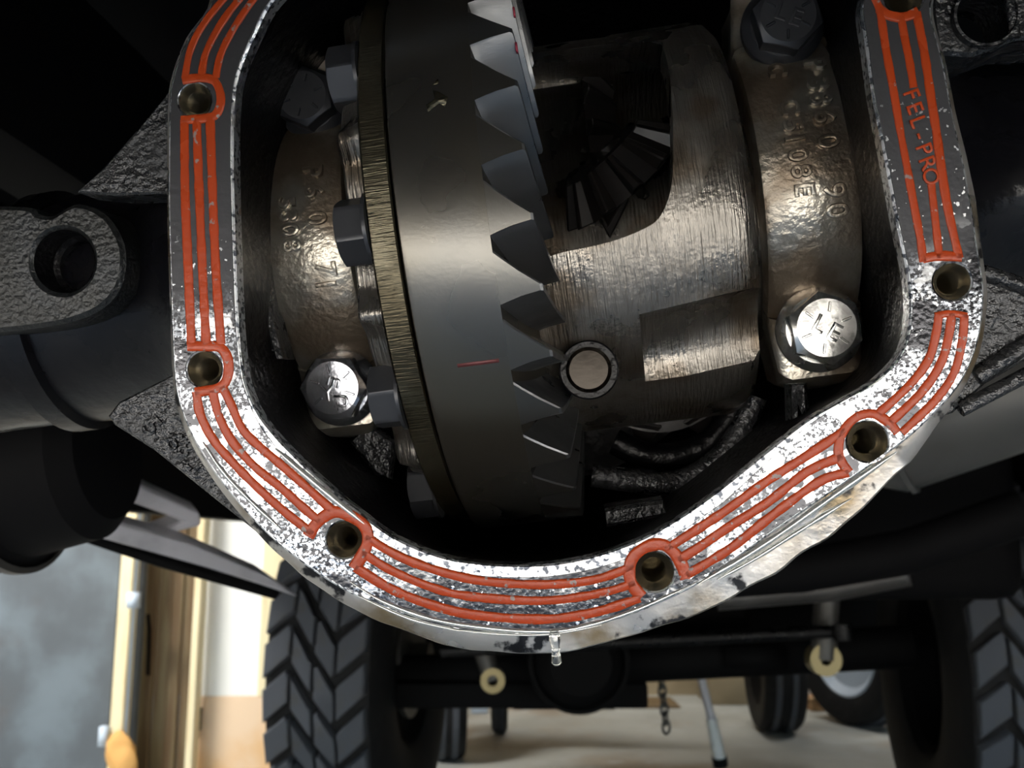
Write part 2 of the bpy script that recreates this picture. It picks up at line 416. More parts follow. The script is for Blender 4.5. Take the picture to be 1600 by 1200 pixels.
def mirror_top(P):   # the part of the ring above the frame: the same shape turned half round
    return [(2 * CX - p[0], 2 * CY - p[1]) + tuple(p[2:]) for p in P if (2 * CY - p[1]) < -45]
outer = catmull(OUTER + mirror_top(OUTER), True, 7)
inner = catmull(INNER + mirror_top(INNER), True, 7)
outer = resample(outer, 300); inner = resample(inner, 300)
no = normals2(outer)
HOLES = [(305, 157, 21), (320, 577, 22), (538, 843, 22), (1022, 893, 23), (1355, 690, 23), (1487, 440, 21), (1412, -4, 21), (1222, -253, 22), (738, -303, 22), (402, -102, 22)]

hs = thing('axle_housing', 'black oily cast iron differential housing with its bare cover flange facing out', 'axle housing', (0.03, V0, -W0))
def hole_loops(rs):
    out = []
    for (hx, hy, r) in HOLES:
        c = LP(hx, hy); rr = r * rs * .355 / F
        out.append(circ2(c.x, c.y, rr, 32))
    return out
sgn = 1 if sum(no[i][0] * (outer[i][0] - CX) + no[i][1] * (outer[i][1] - CY) for i in range(len(outer))) > 0 else -1
no = [(a * sgn, b * sgn) for a, b in no]
def off(P, Nn, d): return [(p[0] + n_[0] * d, p[1] + n_[1] * d) for p, n_ in zip(P, Nn)]
oL = px2(outer); iL = px2(inner)
fl = fill2d([[(p.x, p.y) for p in oL], [(p.x, p.y) for p in iL]] + hole_loops(1.28), 0, .008, .0007, 1)
part('cover_flange', fl, M_flange, hs, 35, label='bare machined flange face around the opening')
# outside of the casting behind the flange
rimN = [(p[0] + n_[0] * p[2], p[1] + n_[1] * p[2]) for p, n_ in zip(outer, no)]
wob = [1 + .16 * noise.noise(Vector((p[0] * .02, p[1] * .02, 3))) for p in outer]
loops = [px2(off(outer, no, -2.5), .0045)]
loops.append(px2([(p[0] + n_[0] * p[2] * k, p[1] + n_[1] * p[2] * k) for p, n_, k in zip(outer, no, wob)], .006))
loops.append(px2([(p[0] + n_[0] * p[2] * k * 1.06, p[1] + n_[1] * p[2] * k * 1.06) for p, n_, k in zip(outer, no, wob)], .014))
part('flange_edge', loft(loops), M_rim, hs, 60, label='rough brownish cast edge of the flange')
l2 = [px2([(p[0] + n_[0] * p[2] * k * 1.06, p[1] + n_[1] * p[2] * k * 1.06) for p, n_, k in zip(outer, no, wob)], .014)]
cen = LP(CX, CY)
for w, s in ((.03, .985), (.06, .96), (.12, .93), (.20, .90), (.27, .80)):
    l2.append([Vector((cen.x + (q.x - cen.x) * s, cen.y + (q.y - cen.y) * s, -w)) for q in l2[0]])
part('casting_body', loft(l2), M_iron, hs, 60)
# inside of the opening
l3 = [px2(off(inner, normals2(inner), 0), .0035)]
for w, s in ((.012, 1.0), (.02, 1.02), (.08, 1.05), (.20, 1.04), (.262, .95)):
    l3.append([Vector((cen.x + (q.x - cen.x) * s, cen.y + (q.y - cen.y) * s, -w)) for q in l3[0]])
part('inner_cavity', loft(l3, False, True), M_cavity, hs, 60, label='black oily inside of the housing')
# threaded holes
for (hx, hy, r) in HOLES:
    c = LP(hx, hy); rr = r * .355 / F
    prof = [(0.0001, rr * 1.30), (-.0018, rr * 1.02)]
    for k in range(8):
        z = -.0024 - k * .0016
        prof += [(z, rr * 1.0), (z - .0008, rr * .86)]
    prof += [(-.034, rr * .84), (-.040, 0.0)]
    part('threaded_hole', lathe(prof, 32, (c.x, c.y, 0), 'Z'), M_thread, hs, 50, label='empty threaded bolt hole')

# axle tubes, left and right
part('axle_tube', lathe([(-.60, .058), (-.245, .058), (-.243, .063), (-.232, .063), (-.230, .059), (-.175, .061), (-.15, .075), (-.12, .10)], 64, (0, V0, -W0)), M_tube, hs, 40)
part('axle_tube', lathe([(.55, .056), (.235, .056), (.21, .062), (.185, .075), (.16, .09)], 64, (0, V0, -W0)), M_tube, hs, 40)
# cast webs
def plate(pts, w, t, mat, name, par=hs, label=None, bev=.001, sub=0):
    P = catmull(pts, True, sub) if sub else pts
    L3 = px2(P, w)
    return part(name, fill2d([[(p.x, p.y) for p in L3]], -w, t, bev, 2), mat, par, 35, label=label)
plate([(290, 575), (185, 628), (168, 650), (178, 664), (242, 705), (320, 768), (405, 836), (490, 905), (520, 900), (440, 820), (330, 690)], .016, .022, M_web, 'cast_web', label='rough wet cast web with raised numbers')
plate([(300, 130), (262, 142), (215, 200), (160, 262), (120, 300), (180, 305), (300, 300)], .022, .02, M_web, 'cast_web', label='glinting wet cast web above the axle tube')
plate([(1500, 425), (1535, 422), (1580, 440), (1700, 480), (1700, 520), (1600, 565), (1540, 600), (1490, 645), (1450, 660)], .016, .02, M_web, 'cast_web', label='rough wet cast web under the right tube')
for a, b, w in (((1525, 590), (1700, 475), .0035), ((1500, 640), (1700, 535), .003), ((1535, 425), (1700, 482), .003)):
    A = LP(*a, .015); B = LP(*b, .015)
    part('web_ridge', tube([A, B], w, 10), M_web, hs, 60)
for ch, x, y, s in (('5', 238, 668, .0115), ('6', 272, 690, .0115), ('8', 290, 702, .0105), ('2', 300, 718, .0115), ('1', 312, 728, .0115)):
    c = LP(x, y, .016)
    part('casting_number', xform(glyph(ch, s, .0012, .0003), Matrix.Translation(c) @ Matrix.Rotation(rad(-52), 4, 'Z')), M_web, hs, 40)
# lug with a big round hole on the left tube
ear = [(-260, 330), (-60, 322), (40, 323), (58, 334), (80, 336), (118, 318), (160, 333), (186, 368), (194, 405), (186, 448), (160, 480), (118, 500), (60, 512), (-40, 522), (-260, 540)]
EW = .052
e2 = [(p.x, p.y) for p in px2(catmull(ear, True, 6), EW)]
hc = LP(98, 408, EW); hr = 51 * (.355 + EW) / F
part('bracket_lug', fill2d([e2, circ2(hc.x, hc.y, hr * 1.02, 48)], -EW, .03, .002, 3), M_ear, hs, 35, label='worn grey bracket lug with a large round hole')
part('lug_bushing', lathe([(-EW - .001, hr * 1.02), (-EW - .016, hr), (-EW - .018, hr * .86), (-EW - .033, hr * .84), (-EW - .034, 0)], 48, (hc.x, hc.y, 0), 'Z'), M_iron, hs, 40)
# bracket with a hole above the right tube
BW = .03
b2 = [(p.x, p.y) for p in px2([(1448, -120), (1700, -140), (1700, 58), (1586, 62), (1520, 88), (1468, 84), (1458, 40)], BW)]
bc = LP(1538, 26, BW); br = 42 * (.355 + BW) / F
part('upper_bracket', fill2d([b2, circ2(bc.x, bc.y, br, 40)], -BW, .03, .0015, 2), M_web, hs, 35, label='wet black bracket with a round hole')
part('bracket_lip', lathe([(-BW + .001, br * 1.0), (-BW + .003, br * 1.04), (-BW + .003, br * 1.14), (-BW, br * 1.18)], 40, (bc.x, bc.y, 0), 'Z'), M_web, hs, 40)
part('bracket_rib', tube([LP(1572, -60, BW), LP(1578, 0, BW), LP(1586, 60, BW)], .0022, 10), M_web, hs, 60)
# inside ledges and ribs of the casting
part('inner_rib', tube([LP(*p, .12) for p in catmull([(925, 742), (1000, 752), (1062, 752), (1120, 720), (1160, 668), (1180, 620)], False, 6)], .006, 10), M_web, hs, 60)
part('inner_rib', tube([LP(*p, .15) for p in catmull([(960, 690), (1010, 712), (1060, 712), (1110, 690), (1150, 640)], False, 6)], .007, 10), M_cavity, hs, 60)
plate([(944, 795), (1036, 782), (1042, 806), (948, 824)], .07, .02, M_web, 'inner_ledge', bev=.0015)
plate([(545, 690), (575, 660), (618, 690), (612, 750), (585, 742)], .10, .02, M_web, 'inner_ledge', bev=.002)
plate([(1238, 600), (1262, 598), (1266, 640), (1248, 672), (1240, 668)], .06, .02, M_web, 'inner_ledge', bev=.002)
plate([(395, 345), (408, 340), (418, 480), (440, 560), (425, 560), (405, 480)], .05, .02, M_web, 'inner_ledge', bev=.002)
plate([(1375, 240), (1388, 240), (1410, 380), (1404, 430), (1380, 330)], .035, .02, M_web, 'inner_ledge', bev=.002)

# ================================================================== GASKET
gk = thing('cover_gasket', 'dark grey cover gasket with printed red sealing lines stuck to the flange', 'gasket', tuple(LP(850, 940)))
ni = normals2(inner)
si = 1 if sum(ni[i][0] * (inner[i][0] - CX) + ni[i][1] * (inner[i][1] - CY) for i in range(len(inner))) > 0 else -1
ni = [(a * si, b * si) for a, b in ni]
def gin(p):   # bare metal strip along the inner edge is wider at the bottom
    return 4 + 15 * max(0, min(1, (p[1] - 620) / 150))
gi = [(p[0] + n_[0] * gin(p), p[1] + n_[1] * gin(p)) for p, n_ in zip(inner, ni)]
go = off(outer, no, -4)
TG = .0005
part('gasket_sheet', fill2d([[(q.x, q.y) for q in px2(go)], [(q.x, q.y) for q in px2(gi)]] + hole_loops(1.42), TG, TG, .0001, 1), M_gask, gk, 35, label='dark grey gasket sheet with oil specks and painted glare')
def ribbon(pts, wid, sub=6, jit=.7):
    """raised printed line along a path of pixels on the flange"""
    P = catmull(pts, False, sub); n = max(8, int(sum(math.hypot(b[0] - a[0], b[1] - a[1]) for a, b in zip(P, P[1:])) / 7))
    P = resample(P, n, False); Nn = normals2(P, False)
    hs_ = [(-.5, 0), (-.46, .0003), (-.30, .00045), (.30, .00045), (.46, .0003), (.5, 0)]
    loops = []
    for p, q in zip(P, Nn):
        k = wid * 1.28 * (1 + .16 * noise.noise(Vector((p[0] * .05, p[1] * .05, 1.7))))
        loops.append([LP(p[0] + q[0] * a * k, p[1] + q[1] * a * k) + Vector((0, 0, TG + h)) for a, h in hs_])
    return loft(loops, True, True, closed=False) if False else (loft(loops, closed=False))
BEADS = [
 # upper left curve
 ([(290, 124), (298, 80), (318, 40), (350, 0), (385, -35)], 9), ([(316, 118), (322, 85), (345, 40), (376, -2), (405, -32)], 9), ([(338, 122), (346, 85), (368, 42), (400, -4), (425, -28)], 9),
 ([(286, 126), (315, 122), (337, 128), (346, 155), (338, 180), (315, 186), (284, 188)], 11),
 # left side
 ([(289, 188), (290, 300), (294, 400), (300, 538)], 11), ([(308, 188), (312, 300), (317, 420), (323, 538)], 11), ([(329, 184), (333, 300), (338, 420), (346, 538)], 11),
 ([(294, 541), (322, 541), (345, 543), (357, 562), (356, 590), (343, 606), (306, 613)], 12),
 # lower left
 ([(308, 612), (313, 645), (332, 684), (366, 724), (410, 768), (450, 803), (490, 834)], 11), ([(333, 610), (343, 650), (364, 690), (400, 730), (440, 762), (478, 796), (500, 814)], 11),
 ([(348, 604), (362, 632), (378, 668), (402, 694), (440, 726), (485, 766), (518, 796)], 11),
 ([(482, 838), (496, 816), (520, 800), (546, 805), (570, 822), (575, 846), (566, 868), (553, 888)], 15),
 # bottom
 ([(572, 838), (600, 856), (640, 876), (700, 896), (760, 908), (850, 913), (930, 905), (990, 884)], 11), ([(566, 862), (610, 890), (680, 919), (740, 932), (850, 938), (940, 926), (992, 910)], 11),
 ([(556, 886), (610, 919), (670, 943), (740, 960), (850, 967), (930, 956), (1000, 934)], 12),
 ([(1003, 932), (985, 908), (986, 876), (1006, 856), (1034, 850), (1054, 864), (1066, 884), (1072, 904)], 15),
 # lower right
 ([(1040, 858), (1062, 844), (1130, 800), (1200, 750), (1260, 712), (1320, 672)], 12), ([(1060, 874), (1090, 856), (1140, 822), (1200, 784), (1262, 736), (1318, 712)], 12),
 ([(1072, 898), (1110, 876), (1150, 850), (1205, 806), (1280, 752), (1325, 738)], 12),
 ([(1326, 738), (1310, 712), (1314, 680), (1334, 654), (1362, 646), (1388, 660), (1402, 676)], 12),
 ([(1372, 646), (1420, 602), (1450, 562), (1462, 520), (1466, 492)], 11), ([(1390, 660), (1440, 612), (1470, 566), (1482, 522), (1486, 490)], 11), ([(1408, 676), (1460, 626), (1490, 582), (1503, 530), (1506, 492)], 11),
 ([(1460, 494), (1485, 490), (1510, 494)], 9),
 # right side
 ([(1442, 410), (1438, 378), (1430, 335), (1419, 275), (1406, 205), (1395, 140), (1384, 80), (1374, 18), (1362, -10)], 10), ([(1467, 404), (1463, 366), (1459, 330), (1454, 286)], 10),
 ([(1427, 138), (1421, 100), (1413, 60), (1407, 26)], 10), ([(1498, 404), (1490, 370), (1480, 325), (1471, 270), (1462, 205), (1452, 140), (1443, 80), (1431, 20)], 11),
 ([(1441, 404), (1470, 400), (1502, 402)], 12), ([(1372, 14), (1386, 24), (1410, 28), (1434, 19)], 13),
]
for pts, wd in BEADS:
    part('sealing_bead', ribbon(pts, wd), M_bead, gk, 0)
for i, ch in enumerate('FEL-PRO'):
    t = i / 6
    c = LP(1424 + 30 * t - 2, 149 + 128 * t) + Vector((0, 0, TG + .0002))
    part('printed_letter', xform(glyph(ch, .0078, .0004, .0001), Matrix.Translation(c) @ Matrix.Rotation(rad(-77), 4, 'Z')), M_bead, gk, 0)

# ================================================================== RING GEAR
rg = thing('ring_gear', 'large grey steel ring gear with slanted pointed teeth', 'ring gear', (UL, V0, -W0))
CA = 1 / math.tan(rad(76)); RI = .090
prof = [(UL + .0016, RG - .0006), (UL, RG - .0022), (UL, RI), (UV + (RG - RI) * CA, RI), (UV, RG), (UV - .0004, RG), (UL + .008, RG), (UL + .0022, RG)]
prof = [(UL, RI), (UL, RG - .0022), (UL + .0007, RG - .0006), (UL + .0024, RG), (UV - .0002, RG), (UV + (RG - RI) * CA, RI)]
part('gear_rim', lathe(prof, 198, (0, V0, -W0), 'X', True), M_gear, rg, 25)
NT = 33; PIT = 2 * math.pi / NT
def tooth():
    """one tooth about the gear axis: flanks (first list) and the heel end flush with the rim (second)"""
    SEC = [(-1, 0), (-.86, .06), (-.70, .22), (-.42, .56), (-.15, .94), (-.11, 1), (.11, 1), (.15, .94), (.42, .56), (.70, .22), (.86, .06), (1, 0)]
    loops = []
    hw = PIT * .475
    def pt(t, da, hh, r=None, du=0.0):
        r0 = RG - (RG - .094) * t if r is None else r
        rr = r0; u0 = UV + (RG - rr) * CA - .0012; h = .0178 - .0055 * t
        sp = rad(-1.5 - 10.5 * t - 3.0 * t * t)
        a = sp + da - rad(2.6) * hh
        return Vector((u0 + h * hh + du, rr * math.sin(a), rr * math.cos(a)))
    ch = .0021                                     # chamfer ground along the heel edges
    rows = []
    heel = [pt(0, hw * d * (1 - (.13 if d > 0 else .035)), hh * (.93 if hh > .5 else 1), RG - .00005) for d, hh in SEC]
    rows.append(heel)
    rows.append([pt(0, hw * d * (1 - (.05 if d > 0 else .015)), hh * (.98 if hh > .5 else 1), RG - .0006) for d, hh in SEC])
    for t in (.05, .18, .34, .5, .68, .85, .97):
        rows.append([pt(t, hw * d, hh) for d, hh in SEC])
    rows.append([pt(1, hw * d * .93, hh * .93) for d, hh in SEC])
    fl = loft(rows, False, True)
    hl = []
    for k in range(6):                             # heel end: bands from flank to flank, following the rim's curve
        d, hh = SEC[k]; d2, h2 = SEC[11 - k]
        a0 = d * (1 - .035); a1 = d2 * (1 - .13)
        hl.append([pt(0, hw * (a0 + (a1 - a0) * q / 5), hh * (.93 if hh > .5 else 1), RG - .00005) for q in range(6)])
    hV = [p for r in hl for p in r]
    hF = [(r * 6 + q, r * 6 + q + 1, r * 6 + q + 7, r * 6 + q + 6) for r in range(5) for q in range(5)]
    return fl, (hV, hF)
_fl, _hl = tooth()
tme = bpy.data.meshes.new('tooth'); _o = len(_fl[0])
tme.from_pydata([tuple(v) for v in _fl[0] + _hl[0]], [], _fl[1] + [tuple(i + _o for i in f) for f in _hl[1]])
tme.materials.append(M_tooth); tme.materials.append(M_gear)
for p_ in tme.polygons[len(_fl[1]):]: p_.material_index = 1
_bm = bmesh.new(); _bm.from_mesh(tme); bmesh.ops.remove_doubles(_bm, verts=_bm.verts, dist=1e-6); bmesh.ops.recalc_face_normals(_bm, faces=_bm.faces); _bm.to_mesh(tme); _bm.free()
autosm(tme, 33)
for i in range(NT):
    o = bpy.data.objects.new('tooth', tme); COL.objects.link(o); o.parent = rg
    o.matrix_local = Matrix.Translation((-UL, 0, 0)) @ Matrix.Rotation(-rad(0.35) - i * PIT, 4, 'X')
part('paint_mark', xform(box((0, 0, 0), (.016, .0016, .0002)), Matrix.Translation((UV - .012, V0 + RG * math.sin(rad(-25.5)), -W0 + RG * math.cos(rad(-25.5)))) @ Matrix.Rotation(rad(25.5), 4, 'X')), M_paint_red, rg, 0, label='faint red marking line')

def rim_patch(px, py, pts, name, mat, label):
    """thin patch lying on the rim of the gear around a sight line"""
    w_ = W0 - RG
    for _ in range(8):
        p = LP(px, py, w_); w_ = W0 - math.sqrt(max(1e-6, RG ** 2 - (p.y - V0) ** 2))
    V = []
    for lift in (.00012, 0):
        for du, dv in pts:
            a_ = math.asin((p.y - V0) / RG) + dv / RG; r_ = RG + lift
            V.append(Vector((p.x + du, V0 + r_ * math.sin(a_), -W0 + r_ * math.cos(a_))))
    n_ = len(pts)
    return part(name, (V, [tuple(range(n_))] + [(i, (i + 1) % n_, n_ + (i + 1) % n_, n_ + i) for i in range(n_)]), mat, rg, 0, label=label)
rim_patch(684, 158, [(-.004, -.004), (-.0045, -.001), (-.001, .001), (-.0015, .005), (.0005, .004), (.004, .001), (.0025, -.003), (.0005, -.001)], 'bare_chip', M_cflange, 'light worn chip on the rim')
rim_patch(678, 130, [(-.001, -.001), (.0016, .0016), (.002, -.0004)], 'bare_chip', M_cflange, None)
for kk, tt, dd in ((-3, .12, .10), (-4, .16, .11)):
    a_ = -rad(.35) - kk * PIT + rad(-1.5 - 10.5 * tt - 2.6); r_ = RG - (RG - .094) * tt; u_ = UV + (RG - r_) * CA - .0012 + (.0178 - .0055 * tt)
    part('paint_dab', box((u_, V0 - (-r_ * math.sin(a_)), -W0 + r_ * math.cos(a_)), (.0008, .0035, .0035)), M_dab, rg, 0, label='small red paint dab on a tooth tip')

# ================================================================== CARRIER CASE
cc = thing('differential_carrier', 'brushed grey iron differential carrier case with open window beside the ring gear', 'carrier', (.05, V0, -W0))
FU0, FU1 = UL - .0125, UL - .0018
part('carrier_flange', lathe([(FU0, .09), (FU0, RG - .0070), (FU0 + .0010, RG - .0058), (FU1 - .0006, RG - .0058), (FU1, RG - .0064), (FU1, .09)], 128, (0, V0, -W0), 'X', True), M_cflange, cc, 30, label='olive machined carrier flange behind the ring gear')
# scalloped shoulder behind the flange, a tab between each pair of bolts
def scallop():
    loops = []; n = 264
    for u, dr in ((FU0 - .0105, -.003), (FU0 - .009, 0), (FU0 + .0008, .002)):
        lp = []
        for i in range(n):
            a = 2 * math.pi * i / n
            ph = ((a / (2 * math.pi) * 11 + .5) % 1) - .5
            r = .1185 + .0078 * math.exp(-((abs(ph) - .5) / .085) ** 2) - .006 * math.exp(-(ph / .16) ** 2) + dr
            if u > FU0: r = min(r + .002, RG - .008)
            lp.append(Vector((u, V0 + r * math.sin(a), -W0 + r * math.cos(a))))
        loops.append(lp)
    loops.insert(0, [Vector((FU0 - .0105, V0 + .05 * math.sin(2 * math.pi * i / n), -W0 + .05 * math.cos(2 * math.pi * i / n))) for i in range(n)])
    return loft(loops)
part('scalloped_shoulder', scallop(), M_case, cc, 40)
part('carrier_hub', lathe([(-.115, .03), (-.115, .042), (-.075, .043), (-.070, .058), (FU0 - .010, .075)], 64, (0, V0, -W0)), M_cavity, cc, 40)
UE = .1024; RC = .095
case = lathe([(UL, RC), (UE - .009, RC), (UE - .004, RC - .0015), (UE, RC - .006), (UE + .001, .066), (UE + .012, .060), (UE + .04, .042), (UE + .04, .030), (UE - .01, .030), (UE - .016, .078), (UL, .078)], 160, (0, V0, -W0), 'X', True)
def prism(pts, w0_, w1_):
    a = px2(pts, .036); n = len(a)
    V = [Vector((p.x, p.y, -w0_)) for p in a] + [Vector((p.x, p.y, -w1_)) for p in a]
    return V, [tuple(range(n)), tuple(range(2 * n - 1, n - 1, -1))] + [(i, (i + 1) % n, n + (i + 1) % n, n + i) for i in range(n)]
win = catmull([(760, 60), (900, 20), (1030, 18), (1044, 40), (1052, 130), (1052, 250), (1047, 300), (1030, 340), (1000, 360), (950, 378), (885, 392), (800, 405), (770, 300)], True, 5)
pocket = [(1007, 512), (1120, 486), (1230, 458), (1230, 600), (1120, 590), (1010, 592)]
cs = boolean(case, [prism(win, .0, .125)])
def pocket_block():   # cutter with a hollow floor: overhangs at its upper edge, opens out at the foot
    a = LP(1007, 580, .066); R_ = .0235; prof_ = [(0.005, .05), (R_ + .001, .05)]
    wc = .0715 - R_
    prof_ += [(R_ * math.sin(rad(q_)), -(wc + R_ * math.cos(rad(q_)))) for q_ in range(90, -1, -10)] + [(-.006, -(wc + R_ - .0006)), (-.0075, -(wc + R_ - .003)), (-.0075, .05)]
    prof_ = prof_[1:]
    n_ = len(prof_); V = []
    for u_, dy in ((a.x, 0), (a.x + .075, .0075)):
        V += [Vector((u_, a.y + v_ + dy, z_)) for v_, z_ in prof_]
    return V, [tuple(range(n_)), tuple(range(2 * n_ - 1, n_ - 1, -1))] + [(q_, (q_ + 1) % n_, n_ + (q_ + 1) % n_, n_ + q_) for q_ in range(n_)]
cs = boolean(cs, [pocket_block()])
part('case_body', cs, M_case, cc, 32, label='brushed grey cast case body with a window and a pocket')
# cross pin with its round end showing in the case
pc = LP(920, 578, .050)
cp = thing('cross_pin', 'round end of the steel cross pin set in the carrier case', 'cross pin', tuple(pc))
part('pin_shaft', lathe([(-.05, .0095), (.003, .0095), (.0048, .0080), (.0050, 0)], 40, (pc.x, pc.y, pc.z), 'Z'), M_pin, cp, 30)
part('pin_collar', lathe([(-.02, .0125), (.0005, .0125), (.001, .0118), (.001, .0096)], 40, (pc.x, pc.y, pc.z), 'Z'), M_cavity, cp, 30)
# spider gears inside the window
def bevel_gear(name, label, c, rdir, r, h, nt, mat):
    g = thing(name, label, 'gear', tuple(c))
    q = Vector((0, 0, 1)).rotation_difference(Vector(rdir)).to_matrix().to_4x4()
    M = Matrix.Translation(c) @ q
    part('gear_blank', xform(lathe([(0, r * .3), (0, r * .86), (h * .7, r * .55), (h * .7, r * .3)], 48, (0, 0, 0), 'Z', True), M), mat, g, 35)
    p = math.pi / nt
    lo = []
    for (rr, z, hh) in ((r * .80, -.001, r * .22), (r * .5, h * .66, r * .13)):
        lo.append([Vector((math.cos(a) * (rr + k), math.sin(a) * (rr + k), z + k * .4)) for a, k in ((-p * .62, 0), (-p * .2, hh), (p * .2, hh), (p * .62, 0))])
    tv = bevmesh(loft(lo, True, True), .0006, 1)
    me = tomesh('tooth', xform(tv, Matrix.Identity(4))[0], tv[1], mat); autosm(me, 30)
    for i in range(nt):
        o = bpy.data.objects.new('tooth', me); COL.objects.link(o); o.parent = g
        o.matrix_local = q @ Matrix.Rotation(i * 2 * p, 4, 'Z')
    return g
bevel_gear('spider_gear', 'dark spider gear half hidden inside the case window', LP(980, 285, .11), (-.55, .75, .3), .036, .026, 12, M_spider)
bevel_gear('side_gear', 'dark side gear deep in the case window beside the cross pin', LP(925, 230, .15), (1, 0, .05), .048, .02, 16, M_spider)
bevel_gear('drive_pinion', 'black drive pinion teeth below the carrier case', LP(1030, 545, .16), (-.05, .1, -1), .052, .03, 9, M_spider)

# ================================================================== RING GEAR BOLTS
def hexring(rc, n=48):
    return [(rc * math.cos(rad(30)) / math.cos(((2 * math.pi * i / n) + rad(30)) % rad(60) - rad(30)), 2 * math.pi * i / n) for i in range(n)]
def hexhead(rc, h, circ=.80, chamfer=.5):
    """hexagon head standing on z = 0, corners rc, top chamfered to a round face"""
    hx = hexring(rc); rt = rc * circ
    f = lambda z, sel: [Vector((sel(r) * math.cos(a), sel(r) * math.sin(a), z(r))) for r, a in hx]
    l0 = f(lambda r: 0, lambda r: r); l1 = f(lambda r: h - max(0, r - rt) * chamfer, lambda r: r)
    l2 = f(lambda r: h, lambda r: rt); l3 = f(lambda r: h, lambda r: rt * .95); 
    return loft([l0, l1, l2, l3], True, True)
BN = 11; RB = .120
names = {0: 'black ring gear bolt head beside the printed left bearing cap, middle one in view', 1: 'ring gear bolt head with a bright edge right of the left cap bolt', 2: 'lowest ring gear bolt head in the dark bottom of the housing', -1: 'dim ring gear bolt head at the top edge of the picture'}
for i in (-1, 0, 1, 2):
    a = rad(-1.0) - i * 2 * math.pi / BN
    c = Vector((FU0, V0 + RB * math.sin(a), -W0 + RB * math.cos(a)))
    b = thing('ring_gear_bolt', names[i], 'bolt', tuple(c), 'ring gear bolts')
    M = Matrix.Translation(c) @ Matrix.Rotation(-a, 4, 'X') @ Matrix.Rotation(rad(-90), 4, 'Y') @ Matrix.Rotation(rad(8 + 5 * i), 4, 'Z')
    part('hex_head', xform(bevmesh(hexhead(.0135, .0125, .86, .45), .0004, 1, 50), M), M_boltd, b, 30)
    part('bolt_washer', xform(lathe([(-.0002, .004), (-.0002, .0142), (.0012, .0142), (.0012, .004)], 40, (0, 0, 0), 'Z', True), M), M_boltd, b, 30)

# ================================================================== BEARING CAPS AND THEIR BOLTS
def bearing_cap(name, label, u0, u1, vc, R, lug, dl, text):
    t = thing(name, label, 'bearing cap', ((u0 + u1) / 2, vc, -W0))
    pts = []
    A = 52
    for k in range(-12, 13):
        a = rad(A * k / 12); pts.append((R * math.sin(a), R * math.cos(a)))
    e = R * math.sin(rad(A)); d0 = R * math.cos(rad(A))
    outl = [(-lug, 0), (-lug - .002, dl * .4), (-lug, dl - .004), (-lug + .004, dl), (-e - .004, dl), (-e - .001, dl + .002)] + pts + [(e + .001, dl + .002), (e + .004, dl), (lug - .004, dl), (lug, dl - .004), (lug + .002, dl * .4), (lug, 0)]
    inn = [(.040 * math.sin(rad(a)), .040 * math.cos(rad(a))) for a in range(90, -91, -10)]
    pg = outl + inn; n = len(pg)
    nseg = len(outl)
    # width profile: waist tapers a little at the lug ends
    def loop(u, ins):
        out = []
        for i, (v, d) in enumerate(pg):
            s = 1.0
            if i < nseg:
                cvx = 1 - ins / R; v *= cvx; d = d - ins * .8 if d > .01 else d
            out.append(Vector((u, vc + v, -W0 + d)))
        return out
    b = .0035
    um = lambda u: u
    loops = [loop(u0, b), loop(u0 + b * .3, b * .35), loop(u0 + b, 0), loop(u1 - b, 0), loop(u1 - b * .3, b * .35), loop(u1, b)]
    for lp in loops:      # round off the ends of the lugs seen from the front
        for p in lp:
            dv = abs(p.y - vc) - (lug - .019)
            if dv > 0:
                k = math.sqrt(max(0.02, 1 - min(1, dv / .0225) ** 2))
                uc = (u0 + u1) / 2; p.x = uc + (p.x - uc) * k
    V, Fc = loft(loops)
    for base in (0, 5 * n):
        for i in range(n):
            pass
    # sides: strip between outline and bore
    def side(base):
        fs = []
        m = len(outl); k = len(inn)
        for i in range(m - 1):
            j0 = base + i; j1 = base + i + 1
            q0 = base + m + (k - 1) - int(i * (k - 1) / (m - 1)); q1 = base + m + (k - 1) - int((i + 1) * (k - 1) / (m - 1))
            fs.append((j0, j1, q1, q0) if q0 != q1 else (j0, j1, q0))
        return fs
    Fc += side(0) + side(5 * n)
    part('cap_body', (V, Fc), M_cap, t, 38)
    for ch, px, py, s in text:
        # stand each cast character on the curved face
        p = LP(px, py, W0 - R)
        for _ in range(6):
            sv = max(-.8, min(.8, (p.y - vc) / R)); p = LP(px, py, W0 - R * math.sqrt(1 - sv * sv))
        a = math.asin(max(-.9, min(.9, (p.y - vc) / R)))
        M = Matrix.Translation(p + Vector((0, math.sin(a), math.cos(a))) * .0002) @ Matrix.Rotation(-a, 4, 'X') @ Matrix.Rotation(rad(-90), 4, 'Z')
        part('cast_character', xform(glyph(ch, s * 1.18, .0013, .0004), M), M_cap, t, 40)
    return t
RTX = [('P', 1272, 103, .0105), ('3', 1277, 134, .0105), ('8', 1281, 156, .0105), ('6', 1286, 184, .0105), ('0', 1292, 222, .0105), ('9', 1302, 298, .0105), ('0', 1306, 329, .0105),
       ('C', 1212, 112, .0095), ('C', 1232, 168, .0095), ('5', 1237, 198, .0095), ('1', 1240, 218, .0095), ('0', 1245, 243, .0095), ('8', 1250, 268, .0095), ('E', 1255, 296, .0095)]
LTX = [('P', 488, 270, .0105), ('6', 490, 300, .0105), ('0', 494, 342, .0105), ('7', 508, 420, .0105), ('1', 508, 444, .0105), ('5', 447, 318, .0095), ('3', 450, 339, .0095), ('0', 452, 360, .0095), ('8', 455, 384, .0095)]
bearing_cap('bearing_cap', 'brown oily bearing cap with cast numbers at the right beside the flange', .1087, .1500, .0752, .076, .092, .050, RTX)
bearing_cap('bearing_cap', 'dark brown oily bearing cap with cast numbers left of the ring gear', -.1075, -.0690, .0772, .073, .090, .045, LTX)

